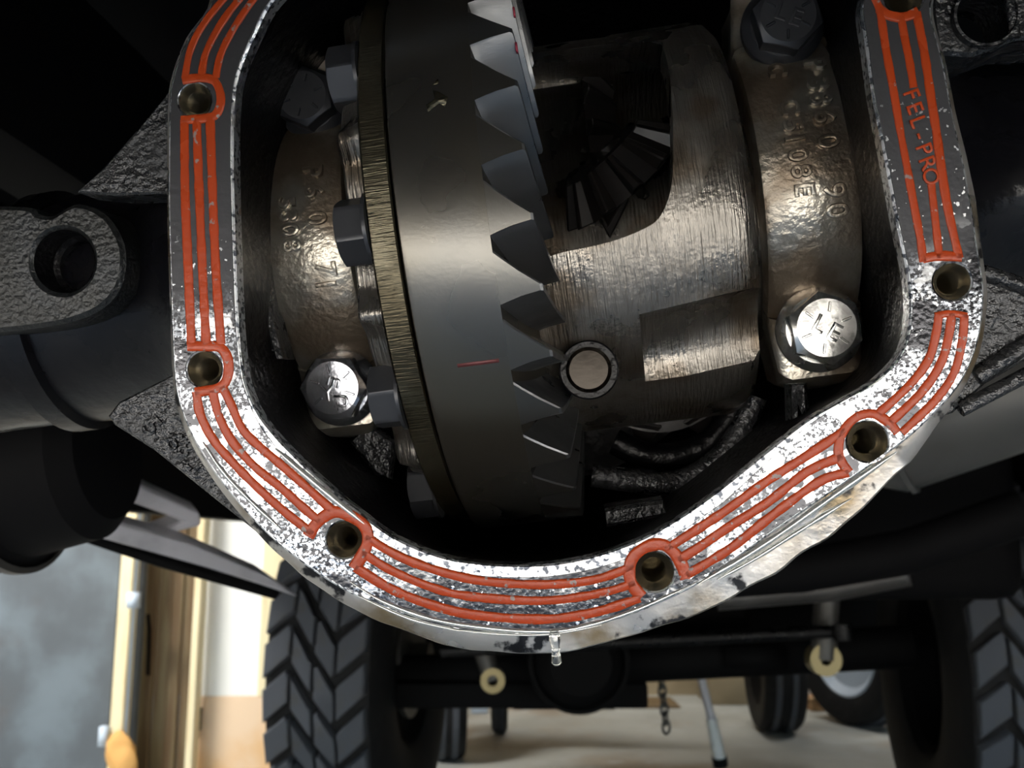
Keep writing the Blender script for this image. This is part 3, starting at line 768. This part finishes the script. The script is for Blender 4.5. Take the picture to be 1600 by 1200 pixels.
def cap_bolt(label, px, py, w, mat, rot, letters, rf=.0185, rc=.0160):
    c = LP(px, py, w)
    t = thing('cap_bolt', label, 'bolt', (c.x, c.y, c.z - .012), 'bearing cap bolts')
    M = Matrix.Translation((c.x, c.y, c.z - .012)) @ Matrix.Rotation(rad(rot), 4, 'Z')
    part('bolt_flange', xform(lathe([(-.006, 0), (-.006, rf * .985), (-.0022, rf), (-.0012, rf * .985), (.0018, rf * .80), (.0018, 0)], 64, (0, 0, 0), 'Z'), M), mat, t, 35)
    hd = part('hex_head', xform(bevmesh(hexhead(rc, .012, .76, .55), .00035, 1, 50), M), mat, t, 28)
    r = rc * .76
    for k in range(6):
        a = rad(60 * k + 12)
        Mk = M @ Matrix.Translation((r * .72 * math.cos(a), r * .72 * math.sin(a), .0121)) @ Matrix.Rotation(a, 4, 'Z')
        part('grade_mark', xform(bevmesh(box((0, 0, 0), (r * .36, .0011, .0011)), .0003, 1), Mk), mat, hd, 30)
    for ch, x, y, s, ra in letters:
        Mk = M @ Matrix.Translation((x * r, y * r, .0119)) @ Matrix.Rotation(rad(ra), 4, 'Z')
        part('head_letter', xform(glyph(ch, s, .0005, .0002), Mk), mat, hd, 30)
    return t
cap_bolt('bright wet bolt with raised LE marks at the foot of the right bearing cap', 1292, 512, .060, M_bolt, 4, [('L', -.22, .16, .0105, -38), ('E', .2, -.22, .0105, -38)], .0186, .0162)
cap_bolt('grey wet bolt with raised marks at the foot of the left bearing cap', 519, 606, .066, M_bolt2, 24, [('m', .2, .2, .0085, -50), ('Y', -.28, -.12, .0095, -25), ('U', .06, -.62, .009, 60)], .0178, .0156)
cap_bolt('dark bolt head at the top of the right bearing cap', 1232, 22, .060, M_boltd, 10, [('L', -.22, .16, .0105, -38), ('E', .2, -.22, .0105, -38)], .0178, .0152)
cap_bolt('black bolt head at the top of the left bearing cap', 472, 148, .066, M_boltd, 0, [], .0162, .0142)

# ================================================================== OIL
od = thing('oil_drip', 'clear string of gear oil dripping from the bottom of the flange', 'oil drip', tuple(LP(868, 1000)))
q = [LP(866, 985) + Vector((0, 0, .0004)), LP(867, 998) + Vector((0, 0, .0008)), LP(868, 1008) + Vector((0, 0, .001)), LP(869, 1020) + Vector((0, 0, .001)), LP(870, 1034) + Vector((0, 0, .0010)), LP(870, 1039) + Vector((0, 0, .001))]
part('oil_string', tube(q, [.0018, .0022, .0016, .0016, .0020, .0009], 14), M_oil, od, 60)
def runnel(pts, wid):
    P = resample(catmull(pts, False, 6), 40, False); Nn = normals2(P, False); loops = []
    for i, (p, q_) in enumerate(zip(P, Nn)):
        k = wid * (1 + .5 * noise.noise(Vector((p[0] * .03, p[1] * .03, 9)))) * min(1, .15 + i / 6, .15 + (39 - i) / 6)
        loops.append([LP(p[0] + q_[0] * a * k, p[1] + q_[1] * a * k) + Vector((0, 0, TG * .6 + h)) for a, h in ((-.5, 0), (-.35, .0006), (0, .0009), (.35, .0006), (.5, 0))])
    return loft(loops, closed=False)
for pts, wd in (([(548, 908), (600, 940), (680, 968), (780, 983), (866, 986), (930, 974), (1010, 946), (1090, 908)], 9), ([(1090, 912), (1160, 872), (1230, 826), (1300, 776), (1400, 706)], 11),
                ([(1120, 905), (1180, 872), (1250, 828), (1330, 778)], 8), ([(560, 930), (640, 966), (720, 985)], 6), ([(700, 982), (780, 990), (860, 990), (940, 976)], 5), ([(318, 690), (350, 738), (400, 790), (440, 826)], 9), ([(430, 700), (470, 736), (520, 778), (570, 818)], 10)):
    part('oil_runnel', runnel(pts, wd), M_film, od, 0)

# ================================================================== TRUCK UNDERSIDE
TR = Matrix.Translation((0.02, .45, 0)) @ Matrix.Rotation(rad(-7.5), 4, 'Z')      # truck frame: y runs forward
def tw(x, y, z): return TR @ Vector((x, y, z))
def tbox(c, s): return xform(box(c, s), TR)
tk = wthing('truck', 'raised truck seen from below with black underside and chunky front tyres', 'truck', tw(0, 1.5, 1.3))
part('bed_floor', tbox((0, 1.45, 1.30), (1.9, 5.1, .06)), M_under, tk, 0)
part('tailgate', tbox((0, -1.10, 1.40), (1.9, .08, .66)), M_under, tk, 0)
part('bumper', bevmesh(tbox((0, -1.20, 1.01), (1.9, .14, .20)), .02, 3), M_under, tk, 40)
part('shade_beam', bevmesh(tbox((0, -.74, .86), (1.7, .10, .24)), .015, 3), M_under, tk, 40)  # unseen, added to shade the upper part of the flange
part('bed_side', tbox((-.95, .5, 1.22), (.06, 3.2, .80)), M_under, tk, 0)
part('bed_side', tbox((.95, .5, 1.15), (.06, 3.2, .90)), M_under, tk, 0)
part('frame_rail', bevmesh(tbox((-.45, 1.5, 1.12), (.08, 4.6, .16)), .01, 2), M_under, tk, 40)
part('frame_rail', bevmesh(tbox((.45, 1.5, 1.12), (.08, 4.6, .16)), .01, 2), M_under, tk, 40)
part('floor_pan', tbox((0, 2.6, 1.03), (1.7, 2.4, .1)), M_under, tk, 0)
part('engine_sump', bevmesh(tbox((.02, 2.75, .72), (.62, 1.0, .50)), .04, 3), M_under, tk, 40)
part('transfer_case', bevmesh(box(WP(1310, 800, 2.0), (.56, .4, .34)), .05, 3), M_under, tk, 40)
part('front_bumper', bevmesh(tbox((0, 3.10, .70), (1.75, .14, .62)), .03, 3), M_under, tk, 40)
def wplate(pts, Y, t, mat, name, par, label=None):
    a = [WP(p[0], p[1], Y if len(p) < 3 else p[2]) for p in pts]; n = len(a)
    nrm = (a[1] - a[0]).cross(a[-1] - a[0]).normalized()
    if nrm.y < 0: nrm = -nrm
    V = a + [p + nrm * t for p in a]
    return part(name, bevmesh((V, [tuple(range(n)), tuple(range(2 * n - 1, n - 1, -1))] + [(i, (i + 1) % n, n + (i + 1) % n, n + i) for i in range(n)]), min(t * .2, .003), 1), mat, par, 30, label)
# grey bracket and rail seen at the lower left
rl = wthing('frame_bracket', 'flat grey steel rail and folded bracket under the truck at the lower left', 'frame rail', WP(300, 860, 1.1))
wplate([(150, 840, 1.0), (170, 812, 1.0), (300, 848, 1.1), (420, 900, 1.22), (470, 935, 1.25), (400, 912, 1.2), (260, 868, 1.1)], 1.1, .03, M_greymetal, 'rail_face', rl)
wplate([(195, 782, 1.05), (216, 756, 1.05), (312, 800, 1.12), (316, 822, 1.12), (262, 836, 1.1), (240, 832, 1.1), (285, 815, 1.1)], 1.05, .03, M_greymetal, 'folded_tab', rl)
wplate([(130, 850, 1.02), (150, 840, 1.02), (260, 872, 1.12), (440, 930, 1.27), (430, 940, 1.27), (250, 890, 1.12)], 1.0, .02, M_under, 'rail_lip', rl)
# muffler at the right
mf = wthing('muffler', 'dull grey rounded muffler behind the right side of the flange', 'muffler', WP(1530, 680, .95))
a = WP(1340, 700, 1.05); b = WP(1760, 545, .92); ax_ = (b - a)
Lm = ax_.length
Mm = Matrix.Translation(a) @ Vector((1, 0, 0)).rotation_difference(ax_).to_matrix().to_4x4()
part('muffler_shell', xform(lathe([(0, 0), (0, .03), (.01, .05), (.03, .062), (Lm - .03, .062), (Lm, .05), (Lm, 0)], 48), Mm), M_muff, mf, 40)
part('seam', xform(lathe([(.035, .062), (.035, .066), (.041, .066), (.041, .062)], 48), Mm), M_muff, mf, 40)
# crossmember and exhaust streaks
xm = wthing('crossmember', 'dark grey transmission crossmember running across under the truck', 'crossmember', WP(1250, 900, 1.6))
part('beam', tube([WP(1080, 905, 1.6), WP(1250, 892, 1.58), (WP(1420, 862, 1.5)), WP(1600, 800, 1.45)], .035, 20), M_under, xm, 50)
part('beam_flange', tube([WP(1120, 935, 1.62), WP(1300, 920, 1.6), WP(1420, 896, 1.55)], .02, 16), M_muff, xm, 50)
# brake drum at far left
bd = wthing('brake_drum', 'black brake drum hanging in shadow at the left edge', 'brake drum', WP(40, 740, .75))
dc = WP(-60, 735, .80); Rd = AX.to_3x3().to_4x4()
Md = Matrix.Translation(dc) @ Rd
part('drum', xform(lathe([(-.06, 0), (-.06, .07), (.02, .080), (.03, .088), (.05, .088), (.06, .078), (.115, .070), (.13, .055), (.135, .02), (.135, 0)], 64), Md), M_under, bd, 35)
part('drum_ring', xform(lathe([(.045, .088), (.047, .091), (.055, .091), (.057, .086)], 64), Md), M_muff, bd, 35)

# ------------------------------------------------------------------ front wheels with mud tyres
R_T = .47; NB = 30
BLK = [  # four slanted block shapes across the tread: (s along the roll in pitches, t across in metres)
 [(-.50, -.127), (-.06, -.070), (.02, -.060), (.60, -.060), (.68, -.068), (.24, -.127)],
 [(.12, -.053), (-.46, -.010), (-.50, -.003), (.10, -.003), (.16, -.010), (.62, -.040), (.80, -.053)],
 [(.08, .004), (-.44, .046), (-.36, .053), (.22, .053), (.30, .046), (.78, .012), (.74, .004)],
 [(-.38, .060), (.16, .127), (.88, .127), (.40, .068), (.30, .060)],
]
BMESH = []
PT = 2 * math.pi / NB
for bl in BLK:
    n = len(bl); V = []
    for (sc, rr) in ((1, R_T - .030), (1, R_T - .003), (.9, R_T)):
        cs_ = sum(p[0] for p in bl) / n; ct = sum(p[1] for p in bl) / n
        for s, t in bl:
            s2 = cs_ + (s - cs_) * sc; t2 = ct + (t - ct) * sc
            t2 *= .90; an = s2 * PT; r = rr - .25 * max(0, abs(t2) - .085) ** 1
            V.append(Vector((t2, r * math.sin(an), r * math.cos(an))))
    Fc = [tuple(range(2 * n, 3 * n))]
    for k in (0, 1):
        Fc += [(k * n + i, k * n + (i + 1) % n, (k + 1) * n + (i + 1) % n, (k + 1) * n + i) for i in range(n)]
    me = tomesh('tread_block', V, Fc, M_tread); autosm(me, 40); BMESH.append(me)
def mud_tyre(label, c, yaw):
    t = rootobj('front_tyre', label, 'tyre', Matrix.Translation(c) @ Matrix.Rotation(yaw, 4, 'Z'), 'front tyres of the truck'); ORIG[t] = Vector((0, 0, 0))
    prof = [(a_ * .92, r_) for a_, r_ in ((-.10, .20), (-.135, .23), (-.148, .32), (-.142, .40), (-.128, R_T - .036), (-.10, R_T - .026), (0, R_T - .024), (.10, R_T - .026), (.128, R_T - .036), (.142, .40), (.148, .32), (.135, .23), (.10, .20))]
    part('carcass', lathe(prof, 96), M_rubber, t, 40)
    w = part('wheel', lathe([(-.11, .205), (-.12, .21), (-.10, .19), (-.03, .18), (-.02, .10), (-.04, .06), (-.04, 0), (.04, 0), (.05, .08), (.08, .10), (.09, .17), (.10, .19), (.12, .21), (.11, .205)], 64), M_under, t, 35)
    part('brake_disc', lathe([(.10, .04), (.10, .15), (.115, .15), (.115, .04), (.16, .04), (.16, 0)], 48), M_muff, t, 35)
    for k in range(NB):
        for j, me in enumerate(BMESH):
            o = bpy.data.objects.new('tread_block', me); COL.objects.link(o); o.parent = t
            o.matrix_local = Matrix.Rotation(k * PT + (.25 * PT if j in (1,) else 0), 4, 'X')
    return t
mud_tyre('chunky front tyre standing left of centre beside the plywood', Vector((-.372, 2.62, R_T)), rad(-7.5))
mud_tyre('chunky front tyre cut off by the right edge of the picture', Vector((1.12, 2.44, R_T)), rad(-9))

# front axle between them
fa = wthing('front_axle', 'black front axle with round differential cover between the front tyres', 'axle', WP(905, 1040, 2.35))
part('axle_beam', tube([WP(600, 1060, 2.5), WP(800, 1045, 2.45), WP(1050, 1030, 2.4), WP(1420, 1010, 2.35)], .05, 20), M_under, fa, 50)
fc = WP(902, 1030, 2.3)
part('pumpkin', lathe([(-.10, 0), (-.10, .07), (-.08, .09), (-.02, .11), (.06, .12), (.14, .10), (.16, 0)], 40, fc, 'Y'), M_under, fa, 40)
part('cover_ring', lathe([(-.05, .098), (-.062, .106), (-.062, .114), (-.03, .118)], 40, fc, 'Y'), M_under, fa, 40)
part('spring_pad', tbox((.55 - .25, 2.0, .50), (.14, .16, .05)), M_under, fa, 0)
part('lower_skid', bevmesh(box(WP(785, 1082, 2.45), (.70, .12, .06)), .01, 2), M_under, fa, 40)
tr = wthing('tie_rod', 'straight black tie rod in front of the front axle', 'tie rod', WP(1000, 1003, 2.15))
part('rod', tube([WP(690, 1018, 2.2), WP(960, 1004, 2.15), WP(1320, 986, 2.1)], .014, 16), M_iron, tr, 60)
part('rod_end', tube([WP(1314, 975, 2.08), WP(1318, 1000, 2.08)], .02, 14), M_iron, tr, 60)
def shock(label, top, bot, Y, r, grp='shock absorbers of the front axle'):
    t = wthing('shock_absorber', label, 'shock absorber', WP(*bot, Y), grp)
    a = WP(*top, Y); b = WP(*bot, Y)
    part('shock_body', tube([a, a.lerp(b, .5), b], r, 16), M_muff, t, 50)
    part('lower_eye', xform(lathe([(-.022, .012), (-.022, r * 1.25), (.022, r * 1.25), (.022, .012)], 24, (0, 0, 0), 'Y', True), Matrix.Translation(b)), M_brass, t, 40)
shock('slanted grey shock absorber with a yellow eye left of the front axle cover', (745, 990), (770, 1062), 2.25, .022)
shock('upright grey shock absorber with a yellow eye left of the right tyre', (1292, 935), (1286, 1030), 2.2, .028)
bt = wthing('tie_down_bolt', 'small pale bolt head on the dark bracket by the right tyre', 'bolt', WP(1358, 925, 2.1))
part('hex_head', xform(hexhead(.014, .012), Matrix.Translation(WP(1358, 925, 2.1)) @ Matrix.Rotation(rad(90), 4, 'X')), M_plas, bt, 30)
# jack handle bar
jb = wthing('jack_handle', 'shiny steel bar leaning down to the floor under the front axle', 'steel bar', WP(1124, 1190, 3.2))
part('upper_bar', tube([WP(1086, 1020, 2.6), WP(1112, 1125, 2.62)], .011, 14), M_greymetal, jb, 60)
part('lower_bar', tube([WP(1111, 1122, 2.62), WP(1125, 1186, 2.64)], [.015, .017], 14), M_chrome, jb, 60)
part('bar_foot', tube([WP(1124, 1182, 2.64), WP(1126, 1196, 2.645)], .020, 14), M_iron, jb, 60)
# chain
chn = wthing('chain', 'dull steel chain hanging below the front axle', 'chain', WP(1040, 1140, 2.5))
for i in range(7):
    y = 1052 + i * 14; c = WP(1032 + i * 1.5, y, 2.5)
    lk = [Vector((.010 * math.cos(t) , 0, .0165 * math.sin(t))) for t in [2 * math.pi * k / 14 for k in range(15)]]
    part('chain_link', xform(tube(lk, .0035, 8, False), Matrix.Translation(c) @ Matrix.Rotation(rad(90 * (i % 2) + 20), 4, 'Z')), M_muff, chn, 60)

# ------------------------------------------------------------------ further back in the garage
def plain_tyre(name, label, c, r, wdt, yaw, wheelmat):
    t = rootobj(name, label, 'tyre', Matrix.Translation(c) @ Matrix.Rotation(yaw, 4, 'Z')); ORIG[t] = Vector((0, 0, 0))
    h = wdt / 2
    part('carcass', lathe([(-h * .8, r * .62), (-h, r * .75), (-h * .95, r * .93), (-h * .75, r * .985), (0, r), (h * .75, r * .985), (h * .95, r * .93), (h, r * .75), (h * .8, r * .62)], 64), M_rubber, t, 40)
    part('wheel', lathe([(-h * .8, r * .63), (-h * .85, r * .60), (-h * .5, r * .5), (-h * .45, 0), (h * .45, 0), (h * .5, r * .5), (h * .8, r * .63)], 48), wheelmat, t, 40)
    for gx in (-.35, .35):
        part('tread_rib', lathe([(gx * h - .012, r * .99), (gx * h - .010, r * 1.012), (gx * h + .010, r * 1.012), (gx * h + .012, r * .99)], 64), M_tread, t, 40)
    return t
def gp(px, py):      # point where a sight line meets the floor
    d = WP(px, py, 1) - Vector((0, 0, CAM_H)); return Vector((0, 0, CAM_H)) + d * (CAM_H / -d.z)
g = gp(1218, 1146); plain_tyre('far_tyre', 'smooth dark tyre standing on the far floor behind the front axle', Vector((g.x, g.y + .05, .30)), .30, .18, rad(-4), M_under)
g = gp(1352, 1136); plain_tyre('far_tyre', 'far tyre on a pale blue wheel beside the white box', Vector((g.x, g.y + .05, .32)), .32, .19, rad(22), M_plas)
g = gp(706, 1190); plain_tyre('far_tyre', 'narrow dark tyre partly hidden behind the left front tyre', Vector((g.x - .02, g.y + .05, .19)), .19, .13, rad(6), M_under)
g = gp(780, 1150); plain_tyre('far_tyre', 'small black tyre far back under the front axle cover', Vector((g.x, g.y + .1, .2)), .20, .07, rad(0), M_under)
def gbox(name, label, cat, x0, x1, ytop, Y, dep, mat, ybot=None, group=None):
    """box standing on the floor at distance Y between two sight lines"""
    A = WP(x0, 1100, Y); B = WP(x1, 1100, Y); zt = WP((x0 + x1) / 2, ytop, Y).z
    zb = 0 if ybot is None else WP((x0 + x1) / 2, ybot, Y).z
    t = wthing(name, label, cat, ((A.x + B.x) / 2, Y + dep / 2, zb), group)
    return t, A.x, B.x, zb, zt
def carton(name, label, cat, x0, x1, ytop, Y, dep, mat, lidmat=None, ybot=None):
    t, a, b, zb, zt = gbox(name, label, cat, x0, x1, ytop, Y, dep, mat, ybot)
    part('body', bevmesh(box(((a + b) / 2, Y + dep / 2, (zb + zt) / 2), (b - a, dep, zt - zb)), .008, 2), mat, t, 30)
    part('lid', bevmesh(box(((a + b) / 2, Y + dep / 2, zt + .006), (b - a + .012, dep + .012, .018)), .004, 1), lidmat or mat, t, 30)
    return t
carton('white_bin', 'white storage bin standing against the back wall between two far tyres', 'bin', 1248, 1330, 1030, 4.9, .35, M_white)
carton('timber_stack', 'low stack of reddish brown boards before the white bin', 'boards', 1268, 1336, 1096, 4.75, .12, M_rust)
carton('timber_stack', 'short brown board end right of the far tyre', 'boards', 1384, 1420, 1094, 4.8, .2, M_rust)
carton('cardboard_box', 'orange brown cardboard box on the floor below the chain', 'box', 968, 1062, 1108, 4.85, .3, M_brown)
carton('cardboard_box', 'large tan cardboard box against the back wall right of the steel bar', 'box', 1108, 1192, 1040, 4.95, .3, M_wall)
carton('pale_panel', 'small pale blue upright panel far back left of the front axle', 'tub', 736, 762, 1105, 4.7, .05, M_plas)  # a small upright panel, built as a thin lidded box
carton('pale_panel', 'low white panel at the foot of the back wall', 'tub', 804, 850, 1118, 4.9, .05, M_white)
carton('timber_stack', 'long low brown plank along the foot of the back wall', 'plank', 800, 965, 1132, 4.8, .14, M_rust)

# things leaning at the left of the garage
YL = 3.2
def upright(name, label, cat, x0, x1, top_z, Y, t_, mat, lean=0.0, detail=None):
    a = WP(x0, 1030, Y); b = WP(x1, 1030, Y)
    th = wthing(name, label, cat, ((a.x + b.x) / 2, Y + t_ / 2, 0))
    part('board', bevmesh(box(((a.x + b.x) / 2, Y + t_ / 2, top_z / 2), (b.x - a.x, t_, top_z)), min(.004, t_ * .2), 1), mat, th, 30)
    return th, a.x, b.x
th, a, b = upright('grey_sheet', 'stained grey blue sheet leaning in the garage at the left edge', 'sheet', -120, 178, 1.35, YL + .05, .02, M_drum)
part('edge_frame', box(((a + b) / 2, YL + .055, 1.33), (b - a, .03, .05)), M_rust, th, 0)
th, a, b = upright('timber_post', 'pale timber post at the right edge of the grey blue sheet', 'post', 178, 199, 1.5, YL, .06, M_post)
part('clip', box((b + .012, YL - .012, .59), (.035, .03, .05)), M_plas, th, 0)
part('bracket', box((a - .01, YL - .01, .17), (.025, .03, .06)), M_plas, th, 0)
upright('conduit', 'thin pale blue metal conduit running down beside the timber post', 'conduit', 199, 204, 1.4, YL + .01, .02, M_plas)
upright('grey_strip', 'narrow grey strip between the post and the brown boards', 'strip', 204, 219, 1.4, YL + .10, .02, M_drum)
th = wthing('brown_boards', 'brown wooden boards standing upright between two pale timber posts', 'boards', (WP(256, 1030, YL + .16).x, YL + .16, 0))
for x0, x1, dy in ((219, 240, 0), (241, 262, .012), (263, 280, .004), (281, 297, .018)):
    aa = WP(x0, 1030, YL + .16); bb = WP(x1, 1030, YL + .16)
    part('board', bevmesh(box(((aa.x + bb.x) / 2, YL + .17 + dy, .7), (bb.x - aa.x, .02, 1.4)), .002, 1), M_brown, th, 30)
part('pull_handle', tube([WP(231, 960, YL + .145), WP(233, 985, YL + .13), WP(231, 1055, YL + .145)], .006, 8), M_under, th, 60)
upright('timber_post', 'pale timber post at the left edge of the white sheet', 'post', 297, 309, 1.5, YL, .06, M_post)
th = wthing('plywood_panel', 'pale plywood panel with a white sheet above it beside the left front tyre', 'panel', (WP(365, 1030, YL + .08).x, YL + .08, 0))
aa = WP(309, 1030, YL + .08); bb = WP(440, 1030, YL + .08); zs = WP(360, 1088, YL + .08).z
part('plywood', bevmesh(box(((aa.x + bb.x) / 2, YL + .09, zs / 2), (bb.x - aa.x, .02, zs)), .002, 1), M_ply, th, 30)
part('white_sheet', bevmesh(box(((aa.x + bb.x) / 2 - .03, YL + .09, zs + .4), (bb.x - aa.x - .07, .016, .8)), .002, 1), M_white, th, 30, label='bright white sheet')
part('edge_strip', bevmesh(box((bb.x - .04, YL + .085, zs + .4), (.07, .02, .8)), .002, 1), M_post, th, 30)
part('dark_catch', box((aa.x + .012, YL + .07, zs - .07), (.022, .02, .07)), M_under, th, 0)
fo = wthing('foam_blob', 'orange foam blob stuck to the foot of the timber post', 'foam', WP(190, 1185, YL - .03))
fv = []
bm = bmesh.new(); bmesh.ops.create_icosphere(bm, subdivisions=3, radius=.05)
for v in bm.verts:
    v.co *= 1 + .5 * noise.noise(v.co * 22); v.co.z *= 1.4; v.co.y *= .5
fv = ([v.co + WP(190, 1180, YL - .02) for v in bm.verts], [tuple(v.index for v in f.verts) for f in bm.faces]); bm.free()
part('foam', fv, M_orange, fo, 60)

# ------------------------------------------------------------------ wheels, front axle and the rest hang on the truck: make them its parts
TB = tk.matrix_basis.copy()
for o in [o for o in COL.objects if o.parent is None and o.name.split('.')[0] in ('front_tyre', 'front_axle', 'tie_rod', 'shock_absorber', 'muffler', 'crossmember', 'frame_bracket', 'brake_drum', 'tie_down_bolt')]:
    kids = [c for c in COL.objects if c.parent == o]
    W = {c: o.matrix_basis @ c.matrix_basis for c in kids}
    main = kids[0]; nm = o.name.split('.')[0]; lab = o['label']
    bpy.data.objects.remove(o)
    main.name = nm; main['label'] = lab
    main.parent = tk; main.matrix_local = TB.inverted() @ W[main]
    for c in kids[1:]:
        c.parent = main; c.matrix_local = W[main].inverted() @ W[c]
